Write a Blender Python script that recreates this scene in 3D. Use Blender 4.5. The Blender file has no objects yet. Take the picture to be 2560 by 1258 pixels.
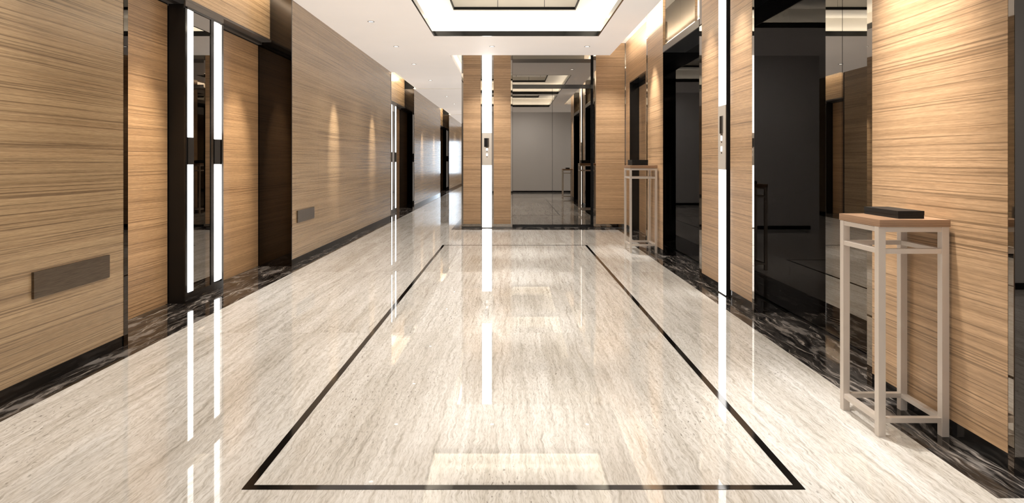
import bpy, bmesh, math, random
from mathutils import Vector, Matrix
random.seed(4)
scn = bpy.context.scene
col = scn.collection
R = math.radians

# ------------------------------------------------------------------ measures (metres; camera at the origin of the plan, y runs down the lobby)
EYE = 1.15
XL, XR = -2.40, 1.83           # panelled wall faces, left and right
CEIL = 2.91
YB = 10.93                     # face of the end wall
YG = -1.05                     # plaster wall behind
COVE = 3.16                    # top of the light slots
DOORX = 2.10                   # plane of the lift doors on the right
FARX = 1.94                    # set-back face at the far right
YEND, YBACK = 33.0, -8.0

# ------------------------------------------------------------------ mesh helpers
def box(bm, x0, x1, y0, y1, z0, z1):
    if x0 > x1: x0, x1 = x1, x0
    if y0 > y1: y0, y1 = y1, y0
    if z0 > z1: z0, z1 = z1, z0
    v = [bm.verts.new(p) for p in ((x0,y0,z0),(x1,y0,z0),(x1,y1,z0),(x0,y1,z0),(x0,y0,z1),(x1,y0,z1),(x1,y1,z1),(x0,y1,z1))]
    for f in ((3,2,1,0),(4,5,6,7),(0,1,5,4),(1,2,6,5),(2,3,7,6),(3,0,4,7)):
        bm.faces.new([v[i] for i in f])

def bm_boxes(*bs):
    bm = bmesh.new()
    for b in bs: box(bm, *b)
    return bm

def obj(name, bm, mat, parent=None, bevel=0, loc=None, smooth=False):
    if bevel:
        bmesh.ops.bevel(bm, geom=bm.edges[:], offset=bevel, segments=2, affect='EDGES', profile=0.7)
    me = bpy.data.meshes.new(name)
    bm.to_mesh(me); bm.free()
    if smooth:
        for p in me.polygons: p.use_smooth = True
    me.materials.append(mat)
    o = bpy.data.objects.new(name, me); col.objects.link(o)
    if parent is not None: o.parent = parent
    if loc: o.location = loc
    return o

def tag(o, label=None, cat=None, group=None, kind=None):
    if label: o['label'] = label
    if cat: o['category'] = cat
    if group: o['group'] = group
    if kind: o['kind'] = kind
    return o

def empty(name, loc, label=None, cat=None, group=None, kind=None, rz=0):
    o = bpy.data.objects.new(name, None); col.objects.link(o)
    o.location = loc; o.rotation_euler = (0,0,rz); o.empty_display_size = .1
    return tag(o, label, cat, group, kind)

def struct(name, bm, mat, label, cat, parent=None, bevel=0):
    o = obj(name, bm, mat, parent, bevel)
    return tag(o, label, cat, None, 'structure')

trim_count = 19
def trims(boxes_labels, mat, cat):
    global trim_count
    for bs, lab in boxes_labels:
        trim_count += 1
        struct('trim_%d' % trim_count, bm_boxes(*bs), mat, lab, cat)

def copy_tree(o, parent=None):
    c = o.copy(); col.objects.link(c)
    if parent is not None: c.parent = parent
    for ch in [k for k in bpy.data.objects if k.parent == o]:
        copy_tree(ch, c)
    return c

# ------------------------------------------------------------------ materials
def newmat(name):
    m = bpy.data.materials.new(name); m.use_nodes = True
    nt = m.node_tree
    return m, nt, nt.nodes['Principled BSDF']

def plain(name, rgb, rough=.5, metal=0, emis=None, estr=0, spec=.5):
    m, nt, b = newmat(name)
    b.inputs['Base Color'].default_value = (*rgb, 1)
    b.inputs['Roughness'].default_value = rough
    b.inputs['Metallic'].default_value = metal
    b.inputs['Specular IOR Level'].default_value = spec
    if emis:
        b.inputs['Emission Color'].default_value = (*emis, 1)
        b.inputs['Emission Strength'].default_value = estr
    return m

class G:
    def __init__(s, nt): s.nt = nt
    def n(s, t, **kw):
        k = s.nt.nodes.new(t)
        for a, v in kw.items(): setattr(k, a, v)
        return k
    def l(s, a, b): s.nt.links.new(a, b)
    def math(s, op, a, b=None, c=None):
        k = s.n('ShaderNodeMath', operation=op)
        for i, v in enumerate((a, b, c)):
            if v is None: continue
            if hasattr(v, 'is_linked') or hasattr(v, 'links'): s.l(v, k.inputs[i])
            else: k.inputs[i].default_value = v
        return k.outputs[0]
    def vec(s, x, y, z):
        k = s.n('ShaderNodeCombineXYZ')
        for i, v in enumerate((x, y, z)):
            if hasattr(v, 'links'): s.l(v, k.inputs[i])
            else: k.inputs[i].default_value = v
        return k.outputs[0]
    def noise(s, v, scale, detail=2, rough=.5, dist=0):
        k = s.n('ShaderNodeTexNoise'); s.l(v, k.inputs['Vector'])
        k.inputs['Scale'].default_value = scale; k.inputs['Detail'].default_value = detail
        k.inputs['Roughness'].default_value = rough; k.inputs['Distortion'].default_value = dist
        return k.outputs['Fac']
    def ramp(s, f, pts):
        k = s.n('ShaderNodeValToRGB'); s.l(f, k.inputs[0])
        e = k.color_ramp.elements
        while len(e) < len(pts): e.new(.5)
        for i, (p, c) in enumerate(pts):
            e[i].position = p; e[i].color = (*c, 1) if len(c) == 3 else c
        return k.outputs[0]
    def mix(s, f, a, b, mode='MIX'):
        k = s.n('ShaderNodeMix', data_type='RGBA', blend_type=mode)
        for i, v in ((0, f), (6, a), (7, b)):
            if hasattr(v, 'links'): s.l(v, k.inputs[i])
            else: k.inputs[i].default_value = v if not isinstance(v, tuple) else (*v, 1)
        return k.outputs[2]

def wood(name, dark, mid, light, rough=.3, spec=.5, coat=0, fs=1.0):
    m, nt, b = newmat(name); g = G(nt)
    pos = g.n('ShaderNodeNewGeometry').outputs['Position']
    sp = g.n('ShaderNodeSeparateXYZ'); g.l(pos, sp.inputs[0])
    x, y, z = sp.outputs
    u = g.math('ADD', x, y)
    w = g.noise(g.vec(g.math('MULTIPLY', u, .8), g.math('MULTIPLY', z, 2.0), 0.0), 1.0, 2)
    zz = g.math('ADD', z, g.math('MULTIPLY', w, .016))
    broad = g.noise(g.vec(g.math('MULTIPLY', u, .25), g.math('MULTIPLY', zz, 11*fs), 3.1), 1.0, 3, .6)
    streak = g.noise(g.vec(g.math('MULTIPLY', u, .35), g.math('MULTIPLY', zz, 85*fs), 1.7), 1.0, 2, .6)
    line = g.noise(g.vec(g.math('MULTIPLY', u, .55), g.math('MULTIPLY', zz, 125*fs), 9.2), 1.0, 2, .55)
    fine = g.noise(g.vec(g.math('MULTIPLY', u, 16), g.math('MULTIPLY', zz, 430*fs), 5.5), 1.0, 2, .6)
    c = g.ramp(streak, ((.30, mid), (.64, light)))
    lm = g.ramp(line, ((.35, (1,1,1)), (.46, (0,0,0))))
    c = g.mix(g.math('MULTIPLY', lm, .70), c, dark)
    bm_ = g.ramp(broad, ((.3, (.80,.79,.78)), (.7, (1.08,1.08,1.08))))
    c = g.mix(1.0, c, bm_, 'MULTIPLY')
    fm = g.ramp(fine, ((.3, (.78,.77,.76)), (.7, (1.14,1.14,1.14))))
    c = g.mix(1.0, c, fm, 'MULTIPLY')
    g.l(c, b.inputs['Base Color'])
    b.inputs['Roughness'].default_value = rough
    b.inputs['Specular IOR Level'].default_value = spec
    b.inputs['Coat Weight'].default_value = coat
    b.inputs['Coat Roughness'].default_value = .06
    return m

def travertine(name):
    m, nt, b = newmat(name); g = G(nt)
    pos = g.n('ShaderNodeNewGeometry').outputs['Position']
    sp = g.n('ShaderNodeSeparateXYZ'); g.l(pos, sp.inputs[0])
    x, y, z = sp.outputs
    # slabs 1.15 m by 2.34 m: each slab shifts the vein field
    ty = g.math('FLOOR', g.math('DIVIDE', g.math('SUBTRACT', y, 1.94), 2.34))
    tx = g.math('FLOOR', g.math('DIVIDE', g.math('ADD', x, .94), 1.96))
    tid = g.math('ADD', g.math('MULTIPLY', ty, 3.7), g.math('MULTIPLY', tx, 7.3))
    w1 = g.noise(g.vec(g.math('MULTIPLY', x, 2.2), g.math('MULTIPLY', y, 1.1), tid), 1.0, 3)
    w2 = g.noise(g.vec(g.math('MULTIPLY', x, 16), g.math('MULTIPLY', y, 12), tid), 1.0, 2)
    xx = g.math('ADD', x, g.math('ADD', g.math('MULTIPLY', w1, .10), g.math('MULTIPLY', w2, .030)))
    band = g.noise(g.vec(g.math('MULTIPLY', xx, 5), g.math('MULTIPLY', y, .22), tid), 1.0, 3, .6)
    vein = g.noise(g.vec(g.math('MULTIPLY', xx, 62), g.math('MULTIPLY', y, 2.2), tid), 1.0, 3, .65)
    fine = g.noise(g.vec(g.math('MULTIPLY', xx, 170), g.math('MULTIPLY', y, 20), tid), 1.0, 3, .7)
    fleck = g.noise(g.vec(g.math('MULTIPLY', xx, 120), g.math('MULTIPLY', y, 30), tid), 1.0, 1, .5)
    patch = g.noise(g.vec(g.math('MULTIPLY', x, 1.6), g.math('MULTIPLY', y, .8), tid), 1.0, 2)
    c = g.ramp(vein, ((.26, (.46,.435,.395)), (.44, (.675,.66,.628)), (.62, (.785,.777,.758))))
    bb = g.ramp(band, ((.32, (.80,.775,.735)), (.58, (1.03,1.03,1.03))))
    c = g.mix(1.0, c, bb, 'MULTIPLY')
    ff = g.ramp(fine, ((.33, (.74,.725,.70)), (.53, (1.03,1.03,1.03))))
    c = g.mix(1.0, c, ff, 'MULTIPLY')
    fl = g.ramp(fleck, ((.27, (1,1,1)), (.35, (0,0,0))))
    pm = g.ramp(patch, ((.42, (0,0,0)), (.6, (1,1,1))))
    fk = g.math('MULTIPLY', g.math('MULTIPLY', fl, pm), .8)
    c = g.mix(fk, c, (.16,.14,.115))
    g.l(c, b.inputs['Base Color'])
    b.inputs['Roughness'].default_value = .015
    b.inputs['IOR'].default_value = 1.43
    return m

def black_marble(name):
    m, nt, b = newmat(name); g = G(nt)
    pos = g.n('ShaderNodeNewGeometry').outputs['Position']
    sp = g.n('ShaderNodeSeparateXYZ'); g.l(pos, sp.inputs[0])
    x, y, z = sp.outputs
    w = g.noise(g.vec(g.math('MULTIPLY', x, 5), g.math('MULTIPLY', y, 2.2), z), 1.0, 3)
    xx = g.math('ADD', g.math('ADD', x, z), g.math('MULTIPLY', w, .20))
    v = g.noise(g.vec(g.math('MULTIPLY', xx, 24), g.math('MULTIPLY', y, 1.7), 0.0), 1.0, 4, .7)
    f = g.noise(g.vec(g.math('MULTIPLY', xx, 70), g.math('MULTIPLY', y, 7), 0.0), 1.0, 3, .7)
    p = g.noise(g.vec(g.math('MULTIPLY', x, 7), g.math('MULTIPLY', y, 2.5), 2.0), 1.0, 3, .55)
    c = g.ramp(v, ((.38, (.006,.0055,.005)), (.52, (.040,.037,.035)), (.66, (.25,.235,.222))))
    c2 = g.ramp(f, ((.40, (.35,.33,.32)), (.66, (2.2,2.1,2.0))))
    c = g.mix(1.0, c, c2, 'MULTIPLY')
    pm = g.ramp(p, ((.57, (0,0,0)), (.63, (1,1,1))))
    c = g.mix(g.math('MULTIPLY', pm, .75), c, (.24,.22,.205))
    g.l(c, b.inputs['Base Color'])
    b.inputs['Roughness'].default_value = .05
    b.inputs['Specular IOR Level'].default_value = .20
    return m

def brushed(name, rgb, rough):
    m, nt, b = newmat(name); g = G(nt)
    pos = g.n('ShaderNodeNewGeometry').outputs['Position']
    sp = g.n('ShaderNodeSeparateXYZ'); g.l(pos, sp.inputs[0])
    f = g.noise(g.vec(g.math('MULTIPLY', sp.outputs[1], 12), g.math('MULTIPLY', sp.outputs[2], 420), sp.outputs[0]), 1.0, 2)
    c = g.ramp(f, ((.3, tuple(k*.72 for k in rgb)), (.7, tuple(k*1.2 for k in rgb))))
    g.l(c, b.inputs['Base Color'])
    b.inputs['Metallic'].default_value = 1; b.inputs['Roughness'].default_value = rough
    return m

def paint(name, rgb, rough=.6):
    m, nt, b = newmat(name); g = G(nt)
    pos = g.n('ShaderNodeNewGeometry').outputs['Position']
    f = g.noise(pos, 1.3, 3)
    c = g.ramp(f, ((.3, tuple(k*.97 for k in rgb)), (.7, rgb)))
    g.l(c, b.inputs['Base Color']); b.inputs['Roughness'].default_value = rough
    b.inputs['Specular IOR Level'].default_value = .25
    return m

M = {}
M['wood']   = wood('warm veneer', (.14,.086,.046), (.355,.226,.125), (.485,.322,.188), rough=.30, spec=.5)
M['woodL']  = wood('veneer with sheen tone', (.125,.080,.046), (.325,.217,.120), (.43,.303,.174), rough=.24, spec=.55, coat=.06)  # same veneer, greyed in colour for the gloss seen along the left wall
M['doorwood'] = wood('door veneer', (.12,.066,.032), (.34,.20,.10), (.45,.28,.145), rough=.35)
M['topwood'] = wood('table top veneer', (.15,.085,.048), (.26,.155,.092), (.34,.21,.128), rough=.3, fs=1.6)
M['floor']  = travertine('polished travertine')
M['marble'] = black_marble('dark veined marble')
M['black']  = plain('gloss black', (.006,.006,.006), .12)
M['blackmatt'] = plain('matt black', (.004,.004,.004), .5, spec=.2)
M['inlay']  = plain('black inlay', (.008,.007,.006), .06)
M['mirror'] = plain('smoked mirror', (.26,.242,.22), .0, 1)
M['mirror_dark'] = plain('dark smoked mirror', (.055,.048,.042), .0, 1)
M['mirror_trim'] = plain('polished bronze trim', (.32,.29,.255), .02, 1)
M['mirror_black'] = plain('black glass', (.085,.084,.086), .0, 1)
M['mirror_glass'] = plain('smoked end glass', (.16,.15,.14), .0, 1)
M['bronze'] = plain('dark bronze', (.10,.085,.072), .3, .6)
M['bronze_box'] = plain('brown bronze', (.009,.0075,.0065), .3, .0, spec=.3)
M['plate']  = brushed('brushed bronze', (.17,.14,.11), .32)
M['panelmetal'] = plain('satin steel', (.56,.525,.48), .4, .25)
M['frame']  = plain('champagne steel', (.60,.54,.48), .35, .35)
M['ceiling'] = paint('ceiling paint', (.80,.755,.715))
M['cove']   = paint('cove paint', (.90,.86,.78))
M['grey']   = paint('grey plaster', (.62,.60,.585))
M['tile']   = paint('ceiling tile', (.88,.84,.76))
M['strip']  = plain('opal light', (.9,.9,.9), .4, emis=(1,.985,.96), estr=2.1)
M['strip_dim'] = plain('strip reflection glow', (.8,.8,.8), .4, emis=(1,.985,.96), estr=.34)  # dim glow standing in for the grey reflection beside a light strip
M['lens']   = plain('downlight lens', (.9,.9,.9), .4, emis=(1,.95,.86), estr=2.5)
M['ring']   = plain('downlight ring', (.10,.09,.08), .3, .6)
M['window'] = plain('daylight pane', (.8,.85,.9), .1, emis=(.72,.86,1.0), estr=2.6)
M['boxbody'] = wood('black stained ash', (.003,.003,.003), (.006,.0055,.005), (.010,.009,.008), rough=.55, spec=.25, fs=1.5)
M['button'] = plain('white button', (.85,.83,.82), .3, emis=(1,.97,.95), estr=.45)
M['arrow']  = plain('red arrow', (.45,.05,.07), .4)
M['screen'] = plain('screen black', (.004,.004,.005), .08)

# ------------------------------------------------------------------ floor
bm = bm_boxes((-2.25, 1.655, YBACK, 8.63, -.05, 0), (1.655, 6, YG, 2.18, -.05, 0), (-2.25, 1.765, 8.63, 10.63, -.05, 0), (-2.25, -1.007, 10.63, YEND, -.05, 0))
struct('floor', bm, M['floor'], 'polished cream travertine floor with long wavy veins', 'floor')
bm = bm_boxes((-2.95, -2.25, YBACK, YEND, -.05, .001), (1.655, 2.75, 2.18, 8.63, -.05, .001), (2.75, 6, 2.18, 2.34, -.05, .001), (1.765, 2.75, 8.63, 10.63, -.05, .001),
              (-1.007, 2.75, 10.63, 11.9, -.05, .001), (-1.007, -.6, 11.9, YEND, -.05, .001))
struct('trim_1', bm, M['marble'], 'dark veined marble border along the foot of all walls', 'floor border')
ix0, ix1, iy0, iy1, iw = -.945, 1.027, 2.236, 8.72, .031
bm = bm_boxes((ix0, ix0+iw, iy0, iy1, -.001, .0012), (ix1-iw, ix1, iy0, iy1, -.001, .0012), (ix0+iw, ix1-iw, iy0, iy0+iw, -.001, .0012), (ix0+iw, ix1-iw, iy1-iw, iy1, -.001, .0012))
struct('trim_2', bm, M['inlay'], 'thin black rectangular inlay line set in the cream floor', 'floor inlay')

# ------------------------------------------------------------------ ceiling with two coffers
CX0, CX1 = -1.10, 1.225
COF = ((5.25, 9.03), (1.20, 4.98))
BAYS = (4.0, 12.75, 21.5); BLEN = 2.97
XC = 1.637
bs = [(-2.30, CX0, YG, 10.67), (CX1, XC, YG, 10.67), (XC, 6, YG, 2.20), (CX0, CX1, 9.03, 10.67), (CX0, CX1, 4.98, 5.25), (CX0, CX1, YG, 1.20),
      (-2.30, -1.03, 10.67, YEND), (-2.30, -.80, YBACK, YG)]
ys = [YBACK]
for s in BAYS: ys += [s, s+BLEN]
ys.append(YEND)
for a, b_ in zip(ys[::2], ys[1::2]): bs.append((XL, -2.30, a, b_))
bm = bmesh.new()
for x0, x1, y0, y1 in bs: box(bm, x0, x1, y0, y1, CEIL, CEIL+.07)
struct('ceiling', bm, M['ceiling'], 'flat off-white ceiling with two large recessed coffers', 'ceiling')
bm = bm_boxes((XC-.31, 6, 2.20, 11.9, COVE, COVE+.05), (XC-.3, 6, 2.19, 2.20, CEIL+.07, COVE), (-1.2, XC-.31, 10.3, 11.9, COVE, COVE+.05), (-1.2, -.6, 11.9, YEND, COVE, COVE+.05),
              (XC-.31, XC-.30, 2.20, 10.36, CEIL+.07, COVE), (-1.04, XC-.30, 10.36, 10.37, CEIL+.07, COVE), (-1.04, -1.03, 10.67, YEND, CEIL+.07, COVE))
struct('trim_3', bm, M['cove'], 'white light slot between the ceiling edge and the right and end walls', 'cove')
bm = bmesh.new()
for s in BAYS:
    box(bm, -2.80, -2.30, s, s+BLEN, COVE, COVE+.04); box(bm, -2.30, -2.29, s, s+BLEN, CEIL+.07, COVE)
    box(bm, -2.33, -2.30, s, s+BLEN, CEIL-.004, CEIL+.012); 
struct('trim_4', bm, M['cove'], 'white light slots in the ceiling above the left doorway recesses', 'cove')
bm = bmesh.new()
for yy in (15.55, 24.3):
    box(bm, XL, -1.03, yy, yy+.05, CEIL-.006, CEIL); box(bm, XL, -1.03, yy+.1, yy+.12, CEIL-.006, CEIL)
struct('trim_5', bm, M['cove'], 'thin moulding lines crossing the corridor ceiling', 'moulding')

def coffer(y0, y1, label):
    c = empty('ceiling_coffer', ((CX0+CX1)/2, (y0+y1)/2, CEIL), label, 'ceiling coffer', 'lit ceiling coffers')
    ox, oy = c.location.x, c.location.y
    def P(name, m, *b):
        b2 = [(q[0]-ox, q[1]-ox, q[2]-oy, q[3]-oy, q[4]-CEIL, q[5]-CEIL) for q in b]
        return obj(name, bm_boxes(*b2), m, c)
    t, zr = .02, CEIL+.066
    P('rim', M['black'], (CX0, CX0+t, y0, y1, CEIL-.002, zr), (CX1-t, CX1, y0, y1, CEIL-.002, zr), (CX0+t, CX1-t, y0, y0+t, CEIL-.002, zr), (CX0+t, CX1-t, y1-t, y1, CEIL-.002, zr))
    q = .16                                                  # depth of the light trough outside the rim
    X0, X1, Y0, Y1, zt = CX0-q, CX1+q, y0-.115, y1+.115, 3.19
    P('trough', M['cove'], (X0-.02, X0, Y0, Y1, CEIL+.07, zt), (X1, X1+.02, Y0, Y1, CEIL+.07, zt), (X0, X1, Y0-.015, Y0, CEIL+.07, zt), (X0, X1, Y1, Y1+.015, CEIL+.07, zt))
    a0, a1, b0, b1 = CX0+.285, CX1-.335, y0+.38, y1-.38
    P('soffit', M['cove'], (X0, a0, Y0, Y1, zt, zt+.03), (a1, X1, Y0, Y1, zt, zt+.03), (a0, a1, Y0, b0, zt, zt+.03), (a0, a1, b1, Y1, zt, zt+.03))
    e = .03
    P('bevel_frame', M['tile'], (a0, a0+e, b0, b1, zt-.012, zt), (a1-e, a1, b0, b1, zt-.012, zt), (a0+e, a1-e, b0, b0+e, zt-.012, zt), (a0+e, a1-e, b1-e, b1, zt-.012, zt))
    k, kk = .012, e
    P('inner_rim', M['blackmatt'], (a0+kk, a0+kk+k, b0+kk, b1-kk, zt-.004, zt+.03), (a1-kk-k, a1-kk, b0+kk, b1-kk, zt-.004, zt+.03), (a0+kk, a1-kk, b0+kk, b0+kk+k, zt-.004, zt+.03), (a0+kk, a1-kk, b1-kk-k, b1-kk, zt-.004, zt+.03))
    # recess sides and lid built of flat panels with open joints
    zz = zt+.13
    w = bmesh.new()
    for (p0, p1) in ((a0, a0+.62), (a0+.628, a0+1.25), (a0+1.258, a1)):
        for yy in (b0, b1-.02): box(w, p0-ox, p1-ox, yy-oy, yy+.02-oy, zt+.03-CEIL, zz-CEIL)
    n = 4
    for i in range(n):
        q0 = b0+.022+(b1-b0-.044)*i/n; q1 = b0+.022+(b1-b0-.044)*(i+1)/n-.008
        for xx in (a0, a1-.02): box(w, xx-ox, xx+.02-ox, q0-oy, q1-oy, zt+.03-CEIL, zz-CEIL)
    obj('side_panel', w, M['tile'], c)
    w = bmesh.new()
    ny = 5
    for j in range(ny):
        q0 = b0+(b1-b0)*j/ny; q1 = b0+(b1-b0)*(j+1)/ny-.008
        off = .0 if j % 2 else .31
        xs = [a0] + [x for x in (a0+off+.62*i for i in range(0, 5)) if a0+.05 < x < a1-.05] + [a1]
        for p0, p1 in zip(xs, xs[1:]): box(w, p0-ox, p1-.008-ox, q0-oy, q1-oy, zz-CEIL, zz+.02-CEIL)
    obj('lid_panel', w, M['tile'], c)
    P('backing', M['blackmatt'], (a0-.03, a1+.03, b0-.03, b1+.03, zz+.03, zz+.05))
    return X0, X1, Y0, Y1, zt
cof = [coffer(*COF[0], 'lit ceiling coffer with black rim at the end-wall side'), coffer(*COF[1], 'lit ceiling coffer with black rim over the viewer, seen in the smoked mirrors')]

# ------------------------------------------------------------------ left wall
def planks(bm, y0, y1, n, x0=XL-.03, x1=XL, z0=.07, z1=CEIL):
    w = (y1-y0)/n
    for i in range(n): box(bm, x0, x1, y0+i*w+(.0015 if i else 0), y0+(i+1)*w-(.0015 if i < n-1 else 0), z0, z1)
TR = .045
segs = [(YBACK, BAYS[0]-TR, 12), (BAYS[0]+BLEN+.02, BAYS[1]-TR, 6), (BAYS[1]+BLEN+.02, BAYS[2]-TR, 6), (BAYS[2]+BLEN+.02, YEND, 9)]
LSEG = ('before the first doorway recess, at the left edge', 'between the first and second doorway recesses', 'between the second and third doorway recesses', 'beyond the last doorway recess')
for (a, b_, n), lab in zip(segs, LSEG):
    bm = bmesh.new(); planks(bm, a, b_, n)
    struct('wall_left', bm, M['woodL'], 'left wall wood veneer cladding ' + lab, 'wall')
bm = bmesh.new()
for a, b_, n in segs: box(bm, XL-.03, XL-.004, a, b_, .001, .068)
struct('baseboard_left', bm, M['black'], 'low black skirting under the left wood panels', 'skirting')
bm = bm_boxes((-2.96, -2.90, YBACK, YEND, 0, 3.3))
for a, b_, n in segs: box(bm, -2.90, XL-.031, a+.03, b_-.0, 0.001, 3.2)
struct('wall_left_core', bm, M['blackmatt'], 'dark masonry behind the left wood panels', 'wall')
where = ('nearest', 'second', 'farthest')
for s, nm in zip(BAYS, where):
    trims([([(-2.86, XL+.002, s-TR, s-.001, .001, CEIL-.001)], 'smoked mirror reveal on the near side of the %s left doorway recess' % nm),
           ([(-2.86, XL+.002, s+BLEN, s+BLEN+.018, .001, CEIL-.001)], 'smoked mirror reveal on the far side of the %s left doorway recess' % nm)], M['mirror_dark'], 'reveal')
    trims([([(-2.664, -2.634, s, s+BLEN, 2.465, COVE)], 'wood veneer fascia above the doors of the %s left recess' % nm)], M['woodL'], 'fascia')
    trims([([(-2.76, -2.62, s, s+BLEN, 2.44, 2.464), (-2.80, -2.72, s, s+BLEN, 2.413, 2.44)], 'dark bronze door head under the fascia of the %s left recess' % nm)], M['bronze'], 'door head')

door_n = 0
def wood_door(y0, y1, x, z1, label):
    global door_n
    door_n += 1
    d = obj('door_%d' % door_n, bm_boxes((x-.04, x, y0+.012, y1-.012, .006, z1)), M['doorwood'])
    tag(d, label, 'door', None, 'structure')
    obj('door_frame', bm_boxes((x-.05, x-.004, y0, y0+.011, .002, z1+.01), (x-.05, x-.004, y1-.011, y1, .002, z1+.01), (x-.05, x-.004, y0+.011, y1-.011, z1+.001, z1+.012)), M['blackmatt'], d)
    return d
for k, s in enumerate(BAYS):
    wood_door(s, s+1.137, -2.758, 2.40, 'horizontal-grain wood door before the lit pilaster in the %s left recess' % where[k])
    wood_door(s+1.815, s+BLEN, -2.758, 2.40, 'horizontal-grain wood door beyond the lit pilaster in the %s left recess' % where[k])

def pilaster():
    r = empty('light_pilaster', (-2.62, 0, 0))
    W = .678
    def P(name, m, *b, bevel=0): return obj(name, bm_boxes(*b), m, r, bevel)
    P('body', M['bronze_box'], (-.136, -.012, 0, W, .002, 2.41))
    P('frame', M['black'], (-.012, 0, 0, .034, .002, 2.38), (-.012, 0, .122, .128, .07, 2.38), (-.012, 0, .440, .496, .07, 2.38), (-.012, 0, .646, W, .002, 2.38), (-.012, 0, .034, .646, .002, .07), (-.012, 0, .034, .646, 2.378, 2.41))
    P('header', M['bronze'], (-.012, .002, 0, W, 2.395, 2.438))
    P('glass_panel', M['mirror'], (-.011, -.006, .128, .440, .07, 2.378))
    for y0, y1 in ((.036, .120), (.497, .596)):
        P('light_strip', M['strip'], (-.011, .004, y0, y1, 1.341, 2.374)); P('light_strip', M['strip'], (-.011, .004, y0, y1, .084, 1.119))
        P('clip', M['bronze_box'], (-.011, .006, y0-.004, y1+.006, 1.121, 1.339))
    P('strip_reflection', M['strip_dim'], (-.011, 0, .602, .644, 1.341, 2.374)); P('strip_reflection', M['strip_dim'], (-.011, 0, .602, .644, .084, 1.119))  # painted reflection next to the second strip, not a lamp
    return r
p0 = pilaster()
for k, s in enumerate(BAYS):
    p = p0 if k == 0 else copy_tree(p0)
    p.location.y = s+1.137
    tag(p, ('black pilaster with two broken white light strips between the nearest pair of left doors',
            'black pilaster with broken light strips between the doors of the second left recess',
            'black pilaster with broken light strips in the farthest left recess')[k], 'light pilaster', 'lit pilasters between the left doors')

def access_plate(y0, y1, label):
    o = obj('access_plate', bm_boxes((XL, XL+.014, y0, y1, .457, .592)), M['plate'], bevel=.0015)
    return tag(o, label, 'wall plate', 'bronze plates low on the left wall')
access_plate(3.197, 3.80, 'brushed bronze rectangular plate low on the nearest left wood panel')
access_plate(7.14, 7.74, 'small dark bronze plate low on the left wall beyond the first doors')

# ------------------------------------------------------------------ right wall
Z0 = .07
def rpanel(bm, y0, y1, x=XR): box(bm, x, x+.03, y0, y1, Z0, COVE)
EA, EB, EC = (.75, 2.33), (3.30, 4.835), (6.25, 7.75)
for (a, b_), lab in zip(((2.362, 3.25), (4.876, 5.36), (5.655, 6.165), (7.752, 8.63)),
        ('behind the near pedestal table', 'on the near side of the lit call station', 'on the far side of the lit call station', 'behind the far pedestal table')):
    bm = bmesh.new(); rpanel(bm, a, b_)
    struct('wall_right', bm, M['wood'], 'warm wood veneer wall panel ' + lab, 'wall')
bm = bmesh.new()
for a, b_ in ((2.362, 3.25), (4.876, 5.36), (5.655, 6.165), (7.752, 8.63)): box(bm, XR+.004, XR+.03, a, b_, .0012, Z0-.002)
for a, b_ in ((8.74, 9.26), (10.54, 10.9)): box(bm, FARX+.004, FARX+.03, a, b_, .0012, Z0-.002)
struct('baseboard_right', bm, M['black'], 'low black skirting under the right wood panels', 'skirting')
bm = bm_boxes((2.62, 2.68, 2.37, 11.9, 0.0012, 3.25))
for a, b_ in ((2.37, 3.27), (4.86, 6.22), (7.79, 8.70)): box(bm, XR+.031, 2.62, a, b_, .0012, COVE-.002)
box(bm, 2.20, 2.62, 8.70, 10.95, .0012, COVE-.002)
struct('wall_right_core', bm, M['blackmatt'], 'dark masonry behind the right wood panels', 'wall')
# far set-back section with a small door
bm = bm_boxes((FARX, FARX+.03, 8.74, 9.26, Z0, 2.45), (FARX, FARX+.03, 10.54, 10.90, Z0, 2.45), (FARX, FARX+.03, 8.74, 10.90, 2.452, COVE))
struct('trim_9', bm, M['wood'], 'set-back wood veneer surround at the far right corner', 'wall')
bm = bm_boxes((FARX, 2.2, 9.26, 9.28, .0012, 2.45), (FARX, 2.2, 10.52, 10.54, .0012, 2.45), (FARX+.002, 2.2, 9.28, 10.52, 2.43, 2.45))
struct('trim_10', bm, M['black'], 'black reveal of the far right wood door', 'reveal')
d = obj('door_7', bm_boxes((2.09, 2.13, 9.29, 10.51, .006, 2.36)), M['wood'])
tag(d, 'wood veneer door in the set-back far right corner', 'door', None, 'structure')
obj('door_frame', bm_boxes((2.088, 2.14, 9.28, 9.30, .002, 2.42), (2.088, 2.14, 10.50, 10.52, .002, 2.42), (2.088, 2.14, 9.30, 10.50, 2.361, 2.425)), M['blackmatt'], d)
for (a, b_), lab in zip(((2.332, 2.361), (3.251, 3.299), (4.836, 4.875), (5.361, 5.383), (5.625, 5.654), (6.166, 6.249), (8.631, 8.70)),
        ('at the near end of the panel behind the near table', 'at the far end of the panel behind the near table', 'between the large lift doorway and its wood panel',
         'on the near side of the right call station', 'on the far side of the right call station', 'before the dark lift doorway past the call station', 'at the far end of the panel behind the far table')):
    trims([([(XR+.001, XR+.031, a, b_, .0012, COVE-.001)], 'polished bronze strip ' + lab)], M['mirror_trim'], 'metal trim')
trims([([(FARX+.001, FARX+.03, 10.901, 10.928, .0012, COVE-.001)], 'polished bronze strip in the corner where right and end walls meet'),
       ([(FARX+.001, FARX+.03, 8.701, 8.739, .0012, COVE-.001)], 'polished bronze strip at the near side of the far right door')], M['mirror_trim'], 'metal trim')

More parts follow.
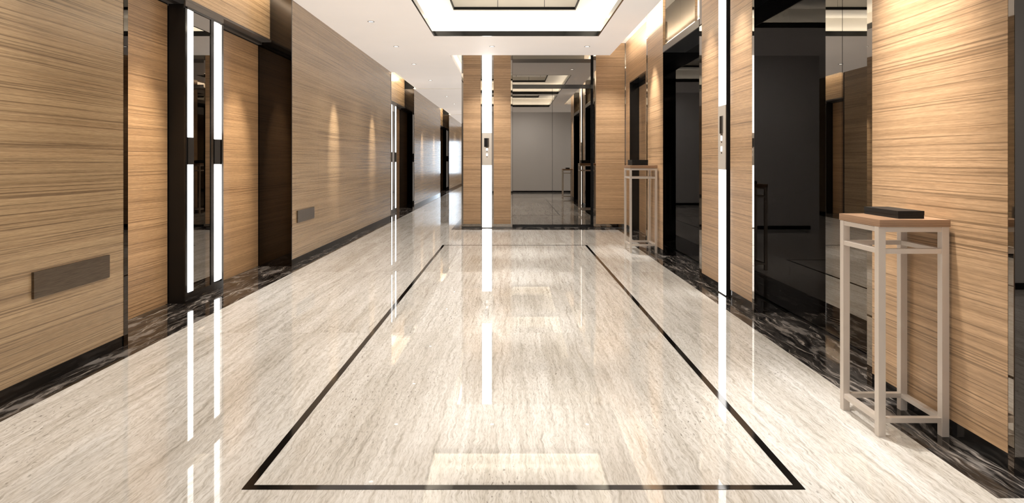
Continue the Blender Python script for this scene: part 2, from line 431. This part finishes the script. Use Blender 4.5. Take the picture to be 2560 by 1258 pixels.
# lift doorways; built facing -x with the wall face at local x = 0, then the end-wall one is turned
def lift(name_loc, rz, W, depth, lab, two_tone=True, transom_at=.20, flip=False):
    r = empty('elevator', name_loc, lab, 'elevator', 'lifts of the lobby', rz=rz)
    def P(name, m, *b, parent=None): return obj(name, bm_boxes(*b), m, parent or r)
    Hh = 2.462
    # jambs
    P('jamb', M['mirror_black'], (.002, depth+.02, -.001, .0, .0015, Hh)); P('jamb', M['mirror_black'], (.002, depth+.02, W, W+.001, .0015, Hh))
    P('door_leaf', M['mirror'], (depth+.001, depth+.02, .001, W/2-.003, .010, Hh-.001)); P('door_leaf', M['mirror'], (depth+.001, depth+.02, W/2+.003, W-.001, .010, Hh-.001))
    P('door_gap', M['blackmatt'], (depth+.021, depth+.03, .0, W, .0015, Hh))
    P('sill', M['bronze_box'], (depth-.02, depth, .001, W-.001, .0012, .004))
    P('soffit', M['blackmatt'], (.012, depth+.02, .0, W, Hh, Hh+.02))
    P('header_band', M['bronze'], (-.002, .012, .0, W, Hh-.002, 2.537))
    P('transom_panel', M['mirror_trim'], (.21, .22, .001, W-.001, Hh+.021, COVE-.002))
    P('transom_jamb', M['mirror_trim'], (.032, .21, W, W+.001, Hh+.021, COVE-.002)); P('transom_jamb', M['mirror_trim'], (.032, .21, -.001, 0, Hh+.021, COVE-.002))
    return r
struct('trim_14', bm_boxes((XR+.002, 6, 2.330, 2.3315, .0012, COVE-.002)), M['mirror_glass'], 'smoked glass end panel at the right edge beyond the near table', 'glass panel')
struct('wall_right_end', bm_boxes((2.62, 6, 2.37, 2.45, .0012, 3.25)), M['blackmatt'], 'dark masonry behind the smoked glass end panel', 'wall')
struct('wall_right_side', bm_boxes((6, 6.1, YG-.15, 2.45, 0, 3.25)), M['grey'], 'plain grey wall closing the side passage', 'wall')
lift((XR, EB[0], 0), 0, EB[1]-EB[0], DOORX-XR, 'large black glass lift doorway between the near table and the lit call station')
lift((XR, EC[0], 0), 0, EC[1]-EC[0], DOORX-XR, 'dark lift doorway between the far table and the lit call station')

# ------------------------------------------------------------------ end wall
BX0 = -.857
for (a, b_), lab in zip(((-.829, -.530), (-.310, -.018), (1.437, FARX-.012)), ('left of the lit call station', 'between the lit call station and the mirror lift', 'right of the mirror lift')):
    struct('wall_back', bm_boxes((a, b_, YB, YB+.03, Z0, COVE)), M['wood'], 'warm wood veneer column of the end wall ' + lab, 'wall')
bm = bm_boxes((-.829, -.530, YB-.004, YB+.03, .008, Z0-.001), (-.310, -.018, YB-.004, YB+.03, .008, Z0-.001), (1.437, FARX-.012, YB-.004, YB+.03, .008, Z0-.001))
struct('baseboard_back', bm, M['mirror_trim'], 'low polished bronze skirting of the end wall', 'skirting')
bm = bm_boxes((BX0, -.020, YB+.031, 11.9, .0012, COVE-.002), (1.45, 2.2, YB+.031, 11.9, .0012, COVE-.002), (-.02, 1.45, 11.4, 11.9, .0012, COVE-.002), (BX0, -.6, 11.9, YEND, .0012, COVE-.002))
struct('wall_back_core', bm, M['grey'], 'plain grey wall running on beside the far corridor', 'wall')
for (a, b_), lab in zip(((BX0, -.830), (-.529, -.508), (-.338, -.311), (-.017, .008), (1.396, 1.436), (FARX-.011, FARX)),
        ('on the outer corner beside the corridor', 'left of the end-wall call station', 'right of the end-wall call station', 'at the left edge of the mirror lift', 'at the right edge of the mirror lift', 'at the right end of the end wall')):
    trims([([(a, b_, YB+.001, YB+.031, .008, COVE-.001)], 'polished bronze strip ' + lab)], M['mirror_trim'], 'metal trim')
# mirror lift of the end wall
r = empty('elevator', (.702, YB, 0), 'wide smoked-mirror lift doorway in the end wall', 'elevator', 'lifts of the lobby')
hw = .693; dp = .155
def P(name, m, *b): return obj(name, bm_boxes(*b), m, r)
P('door_leaf', M['mirror'], (-hw+.005, -.002, dp, dp+.02, .045, 2.398)); P('door_leaf', M['mirror'], (.003, hw-.03, dp, dp+.02, .045, 2.398))
P('door_gap', M['blackmatt'], (-hw, hw, dp+.021, dp+.03, .01, COVE-.004))
P('header_band', M['black'], (-hw+.0, hw-.0, dp-.012, dp+.02, 2.400, 2.468))
P('transom_panel', M['mirror'], (-hw+.005, hw-.03, dp, dp+.02, 2.470, COVE-.004))
P('kick_plate', M['black'], (-hw, hw, dp-.004, dp+.02, .003, .043))
P('jamb', M['mirror_black'], (-hw-.001, -hw+.004, .03, dp-.014, .003, COVE-.004)); P('jamb', M['mirror_black'], (hw-.004, hw+.0005, .03, dp-.014, .003, COVE-.004))
P('frame', M['blackmatt'], (hw-.03, hw-.005, dp-.010, dp+.02, .044, 2.398))

# lit call stations
def call_station(label, loc, rz, w, p):
    """built facing -y: face plane at local y=-p, x across"""
    r = empty('call_station', loc, label, 'lit call station', 'lit lift call stations', rz=rz)
    h = w/2
    def P(name, m, *b, parent=None, bevel=0): return obj(name, bm_boxes(*b), m, parent or r, bevel)
    P('box_frame', M['bronze_box'], (-h-.003, h+.003, -p+.004, .02, .002, COVE-.01))
    P('light_strip', M['strip'], (-h, h, -p, -p+.004, 1.626, COVE-.012)); P('light_strip', M['strip'], (-h, h, -p, -p+.004, .012, 1.074))
    c = P('call_panel', M['panelmetal'], (-h, h, -p-.003, -p+.004, 1.076, 1.624))
    s = P('screen', M['screen'], (-.047, .012, -p-.006, -p-.003, 1.385, 1.535), parent=c)
    P('screen_edge', M['bronze'], (.012, .036, -p-.0055, -p-.003, 1.385, 1.535), parent=c)
    P('tab', M['plate'], (-.022, .026, -p-.005, -p-.003, 1.362, 1.384), parent=c)
    for zc in (1.345, 1.252):
        b_ = P('button', M['button'], (-.017, .017, -p-.0075, -p-.003, zc-.022, zc+.022), parent=c, bevel=.0015)
        w_ = bmesh.new()
        v = [w_.verts.new(q) for q in ((-.006, -p-.0079, zc-.004), (.004, -p-.0079, zc-.004), (-.001, -p-.0079, zc+.010))]
        w_.faces.new(v)
        P('indicator', M['screen'], (-.006, .008, -p-.006, -p-.003, zc-.040, zc-.030), parent=c)
        obj('arrow', w_, M['arrow'], c)
    return r
call_station('white lit call station in the right wall with grey button panel', (XR, 5.505, 0), R(-90), .185, .022)
call_station('white lit call station in the end wall with grey button panel', (-.4235, YB, 0), 0, .165, .02)

# ------------------------------------------------------------------ walls behind the viewer and at the corridor ends
bm = bm_boxes((-.80, 6, YG-.15, YG-.001, 0, 3.25), (-.95, -.80, YBACK, YG-.001, 0, 3.25))
struct('wall_front', bm, M['grey'], 'plain grey plaster wall facing the lifts, seen in the mirrors', 'wall')
bm = bm_boxes((-.80, 6, YG-.001, YG+.01, .0015, .06))
struct('baseboard_front', bm, M['black'], 'low black skirting of the grey plaster wall', 'skirting')
bm = bm_boxes((-2.95, -.80, YBACK-.1, YBACK, 0, 3.25))
struct('wall_corridor_near', bm, M['grey'], 'grey wall closing the near end of the corridor', 'wall')
bm = bm_boxes((-2.95, -.6, YEND, YEND+.1, 0, 3.25))
struct('wall_corridor_far', bm, M['wood'], 'wood wall closing the far end of the corridor', 'wall')
bm = bm_boxes((-1.9, -.95, YEND-.03, YEND-.002, .5, 2.15))
w = struct('window_1', bm, M['window'], 'bright bluish window at the far corridor end, seen as a reflection', 'window')
obj('window_frame', bm_boxes((-1.96, -1.9, YEND-.035, YEND-.002, .44, 2.21), (-.95, -.89, YEND-.035, YEND-.002, .44, 2.21), (-1.9, -.95, YEND-.035, YEND-.002, 2.15, 2.21), (-1.9, -.95, YEND-.035, YEND-.002, .44, .5)), M['bronze'], w)

# ------------------------------------------------------------------ pedestal tables and boxes
def pedestal(x0, x1, y0, y1, H, top, lt, rails, rh, label, over=.008):
    cx, cy = (x0+x1)/2, (y0+y1)/2
    r = empty('pedestal_table', (cx, cy, 0), label, 'pedestal table', 'tall square pedestal tables')
    hx, hy = (x1-x0)/2, (y1-y0)/2
    obj('tabletop', bm_boxes((-hx-over*.0, hx, -hy-over, hy+over, H-top, H)), M['topwood'], r, bevel=.0015)
    zf = H-top-.0005
    for sx in (-1, 1):
        for sy in (-1, 1):
            xa, ya = sx*hx, sy*hy
            obj('leg', bm_boxes((xa, xa-sx*lt, ya, ya-sy*lt, .0015, zf)), M['frame'], r, bevel=.001)
    for z1 in rails:
        for bar in ((-hx+lt, hx-lt, -hy+.002, -hy+lt-.002, z1-rh, z1), (-hx+lt, hx-lt, hy-lt+.002, hy-.002, z1-rh, z1),
                             (-hx+.002, -hx+lt-.002, -hy+lt, hy-lt, z1-rh, z1), (hx-lt+.002, hx-.002, -hy+lt, hy-lt, z1-rh, z1)):
            obj('rail', bm_boxes(bar), M['frame'], r)
    return r
pedestal(1.524, 1.818, 2.659, 2.972, .905, .030, .030, (.8735, .783, .079), .020, 'near tall pedestal table with wood top and champagne steel frame')
pedestal(1.470, 1.812, 7.97, 8.372, 1.093, .038, .026, (1.054, .949, .109), .023, 'far tall pedestal table beside the end wall with wood top and steel frame')
def lidbox(x0, x1, y0, y1, z, h, label):
    cx, cy = (x0+x1)/2, (y0+y1)/2
    r = empty('storage_box', (cx, cy, z), label, 'box', 'black boxes on the pedestal tables')
    hx, hy = (x1-x0)/2, (y1-y0)/2
    obj('base', bm_boxes((-hx+.001, hx-.001, -hy+.001, hy-.001, .0005, h*.45)), M['boxbody'], r)
    obj('lid', bm_boxes((-hx, hx, -hy, hy, h*.46, h)), M['boxbody'], r, bevel=.001)
    return r
lidbox(1.630, 1.741, 2.70, 2.962, .905, .033, 'flat black wood box on the near pedestal table')
lidbox(1.508, 1.708, 8.02, 8.32, 1.093, .068, 'black box on the far pedestal table')

# ------------------------------------------------------------------ downlights
def lathe(name, prof, mat, parent, n=24):
    bm = bmesh.new()
    rings = []
    for r_, z in prof: rings.append([bm.verts.new((r_*math.cos(2*math.pi*i/n), r_*math.sin(2*math.pi*i/n), z)) for i in range(n)])
    for a, b_ in zip(rings, rings[1:]):
        for i in range(n): bm.faces.new((a[i], a[(i+1)%n], b_[(i+1)%n], b_[i]))
    return obj(name, bm, mat, parent, smooth=True)
def disc(name, r_, z, mat, parent, n=24):
    bm = bmesh.new()
    bm.faces.new([bm.verts.new((r_*math.cos(-2*math.pi*i/n), r_*math.sin(-2*math.pi*i/n), z)) for i in range(n)])
    return obj(name, bm, mat, parent)
dl0 = empty('downlight', (0,0,CEIL))
lathe('ring', ((.030, -.001), (.033, -.005), (.040, -.005), (.043, -.0005)), M['ring'], dl0)
disc('lens', .031, -.0022, M['lens'], dl0)
spots = [(-1.78, 8.09, 'downlight in the left ceiling row, level with the coffer corner'), (-1.78, 9.85, 'downlight in the left ceiling row, second from the coffer corner'),
         (-1.78, 11.64, 'downlight in the corridor ceiling, just beyond the end wall corner'), (-1.78, 14.0, 'downlight in the corridor ceiling, before the first moulding line'),
         (-1.78, 17.5, 'downlight in the corridor ceiling, just past the first moulding line'), (-1.78, 19.8, 'downlight deepest in the corridor ceiling'),
         (-.305, 9.85, 'ceiling downlight in front of the lit end-wall column'), (1.16, 9.85, 'ceiling downlight in front of the right end-wall wood column'),
         (-1.78, 6.3, 'downlight over the left side seen in the lift mirrors, beside the coffer middle'), (-1.78, 4.5, 'downlight over the left side seen in the lift mirrors, nearer the viewer')]
for i, (x, y, lab) in enumerate(spots):
    d = dl0 if i == 0 else copy_tree(dl0)
    d.location = (x, y, CEIL)
    tag(d, lab, 'downlight', 'small round ceiling downlights')

# ------------------------------------------------------------------ light
def area(name, loc, rot, sx, sy, power, colr=(1,.86,.66), spread=180):
    l = bpy.data.lights.new(name, 'AREA'); l.shape = 'RECTANGLE'; l.size = sx; l.size_y = sy
    l.energy = power; l.color = colr; l.spread = R(spread)
    o = bpy.data.objects.new(name, l); col.objects.link(o); o.location = loc; o.rotation_euler = rot
    return o
def spot(name, loc, target, power, ang, blend=.8, colr=(1,.84,.66), size=.03):
    l = bpy.data.lights.new(name, 'SPOT'); l.energy = power; l.spot_size = R(ang); l.spot_blend = blend
    l.color = colr; l.shadow_soft_size = size
    o = bpy.data.objects.new(name, l); col.objects.link(o); o.location = loc
    o.rotation_euler = (Vector(target)-Vector(loc)).to_track_quat('-Z', 'Y').to_euler()
    return o
WARM = (1,.94,.84)
for (X0, X1, Y0, Y1, zt), (y0, y1) in zip(cof, COF):
    L, W = Y1-Y0, X1-X0
    zc = CEIL+.085
    area('cove_light', ((CX0+X0)/2+.03, (Y0+Y1)/2, zc), (R(180), 0, 0), .08, L-.1, 3.6, WARM)
    area('cove_light', ((CX1+X1)/2-.03, (Y0+Y1)/2, zc), (R(180), 0, 0), .08, L-.1, 3.6, WARM)
    area('cove_light', ((X0+X1)/2, Y0+.06, zc), (R(180), 0, 0), W-.1, .07, 2.7, WARM)
    area('cove_light', ((X0+X1)/2, Y1-.06, zc), (R(180), 0, 0), W-.1, .07, 2.7, WARM)
# wall slots
area('slot_light', (XC-.14, 6.4, 3.07), (0, R(-90), 0), .10, 8.2, 34, (1,.91,.78))
area('slot_light', (-.94, 17, 3.14), (0, 0, 0), .04, 12, 8, (1,.93,.84))
for s in BAYS: area('slot_light', (-2.38, s+BLEN/2, 3.12), (0, R(35), 0), .06, BLEN-.2, 12, (1,.86,.68))
# downlights in the corridor and lobby
LW = (1,.955,.90)
for x, y, lab in spots:
    spot('downlight_beam', (x, y, CEIL-.03), (x, y, 0), 32 if x < -1 else 22, 84, 1, LW)
for yy in (24, 27, 30): spot('downlight_beam', (-1.78, yy, CEIL-.03), (-1.78, yy, 0), 60, 110, 1, LW)
# lamps in the coffers aimed straight down: pools on the floor
for yy in (2.9, 4.55, 6.35, 7.95):
    spot('coffer_beam', (.10, yy, 3.27), (.10, yy, 0), 125 if yy > 4 else 85, 23, 1, LW)
for y0, y1 in COF:
    for f in (.25, .75): spot('coffer_flood', (.06, y0+(y1-y0)*f, 3.27), (.06, y0+(y1-y0)*f, 0), 50, 125, 1, LW)
# wall washers, left and right
for yy in (8.64, 11.0, 17.1, 19.7):
    spot('wall_spot', (-1.72, yy, CEIL-.02), (-2.40, yy, 1.40), 190, 23, 1, (1,.90,.78))
for yy in (4.72, 6.35):
    spot('wall_spot', (-1.85, yy, CEIL-.02), (-2.758, yy, 1.15), 170, 30, 1, (1,.90,.76))
for yy in (1.0, 2.6):
    spot('wall_spot', (-1.7, yy, CEIL-.02), (-2.40, yy, 1.3), 45, 60, 1, LW)
for yy, p in ((2.86, 215), (5.1, 75), (5.9, 75), (8.2, 140), (9.0, 50)):
    spot('wall_spot', (1.34, yy, CEIL-.02), (1.84, yy, 1.72), p, 41, 1, (1,.92,.82))
spot('table_beam', (1.36, 2.92, CEIL-.02), (1.56, 2.75, 0), 122, 42, 1, (1,.96,.91), .012)
spot('table_beam', (1.28, 8.3, CEIL-.02), (1.60, 8.1, 0), 110, 34, 1, (1,.96,.91), .012)
for xx in (-.40, 1.62): spot('wall_spot', (xx, 9.95, CEIL-.03), (xx, YB, 1.35), 75, 62, 1, (1,.93,.84))  # spots added to brighten the end-wall wood columns, no fixtures here
for xx in (-.2, .9, 3.4): spot('wall_spot', (xx, 1.0, CEIL-.03), (xx, YG, 1.2), 75, 100, 1, (1,.97,.94))  # added spots that brighten the grey wall shown in the mirrors
for yy in (-2.5, -5): spot('downlight_beam', (-1.6, yy, CEIL-.03), (-1.6, yy, 0), 60, 110, 1, LW)

l = bpy.data.lights.new('ceiling_fill', 'SUN'); l.energy = 1.1; l.color = (1,.97,.94); l.angle = R(60); l.use_shadow = False  # added shadowless sun from below, stands in for bounce on the ceiling
o = bpy.data.objects.new('ceiling_fill', l); col.objects.link(o); o.location = (0, 5, .3); o.rotation_euler = (R(180), 0, 0)
w = bpy.data.worlds.new('World'); scn.world = w; w.use_nodes = True
w.node_tree.nodes['Background'].inputs[0].default_value = (1, .93, .86, 1)
w.node_tree.nodes['Background'].inputs[1].default_value = .05

# ------------------------------------------------------------------ camera
cam = bpy.data.cameras.new('Camera'); co = bpy.data.objects.new('Camera', cam); col.objects.link(co)
co.location = (0, 0, EYE); co.rotation_euler = (R(90), 0, 0)
cam.sensor_fit = 'HORIZONTAL'; cam.sensor_width = 36; cam.lens = 36*1600/2560
cam.shift_x = .5/2560; cam.shift_y = -(629-402)/2560
cam.clip_start = .05
scn.camera = co

scn.view_settings.view_transform = 'Standard'
scn.view_settings.look = 'None'
scn.view_settings.exposure = 1.0
try:
    scn.cycles.use_denoising = True
    scn.cycles.denoiser = 'OPENIMAGEDENOISE'
    scn.cycles.caustics_reflective = False
    scn.cycles.caustics_refractive = False
    scn.cycles.sample_clamp_indirect = 4
    scn.cycles.max_bounces = 10
    scn.cycles.diffuse_bounces = 4
    scn.cycles.glossy_bounces = 6
except Exception:
    pass
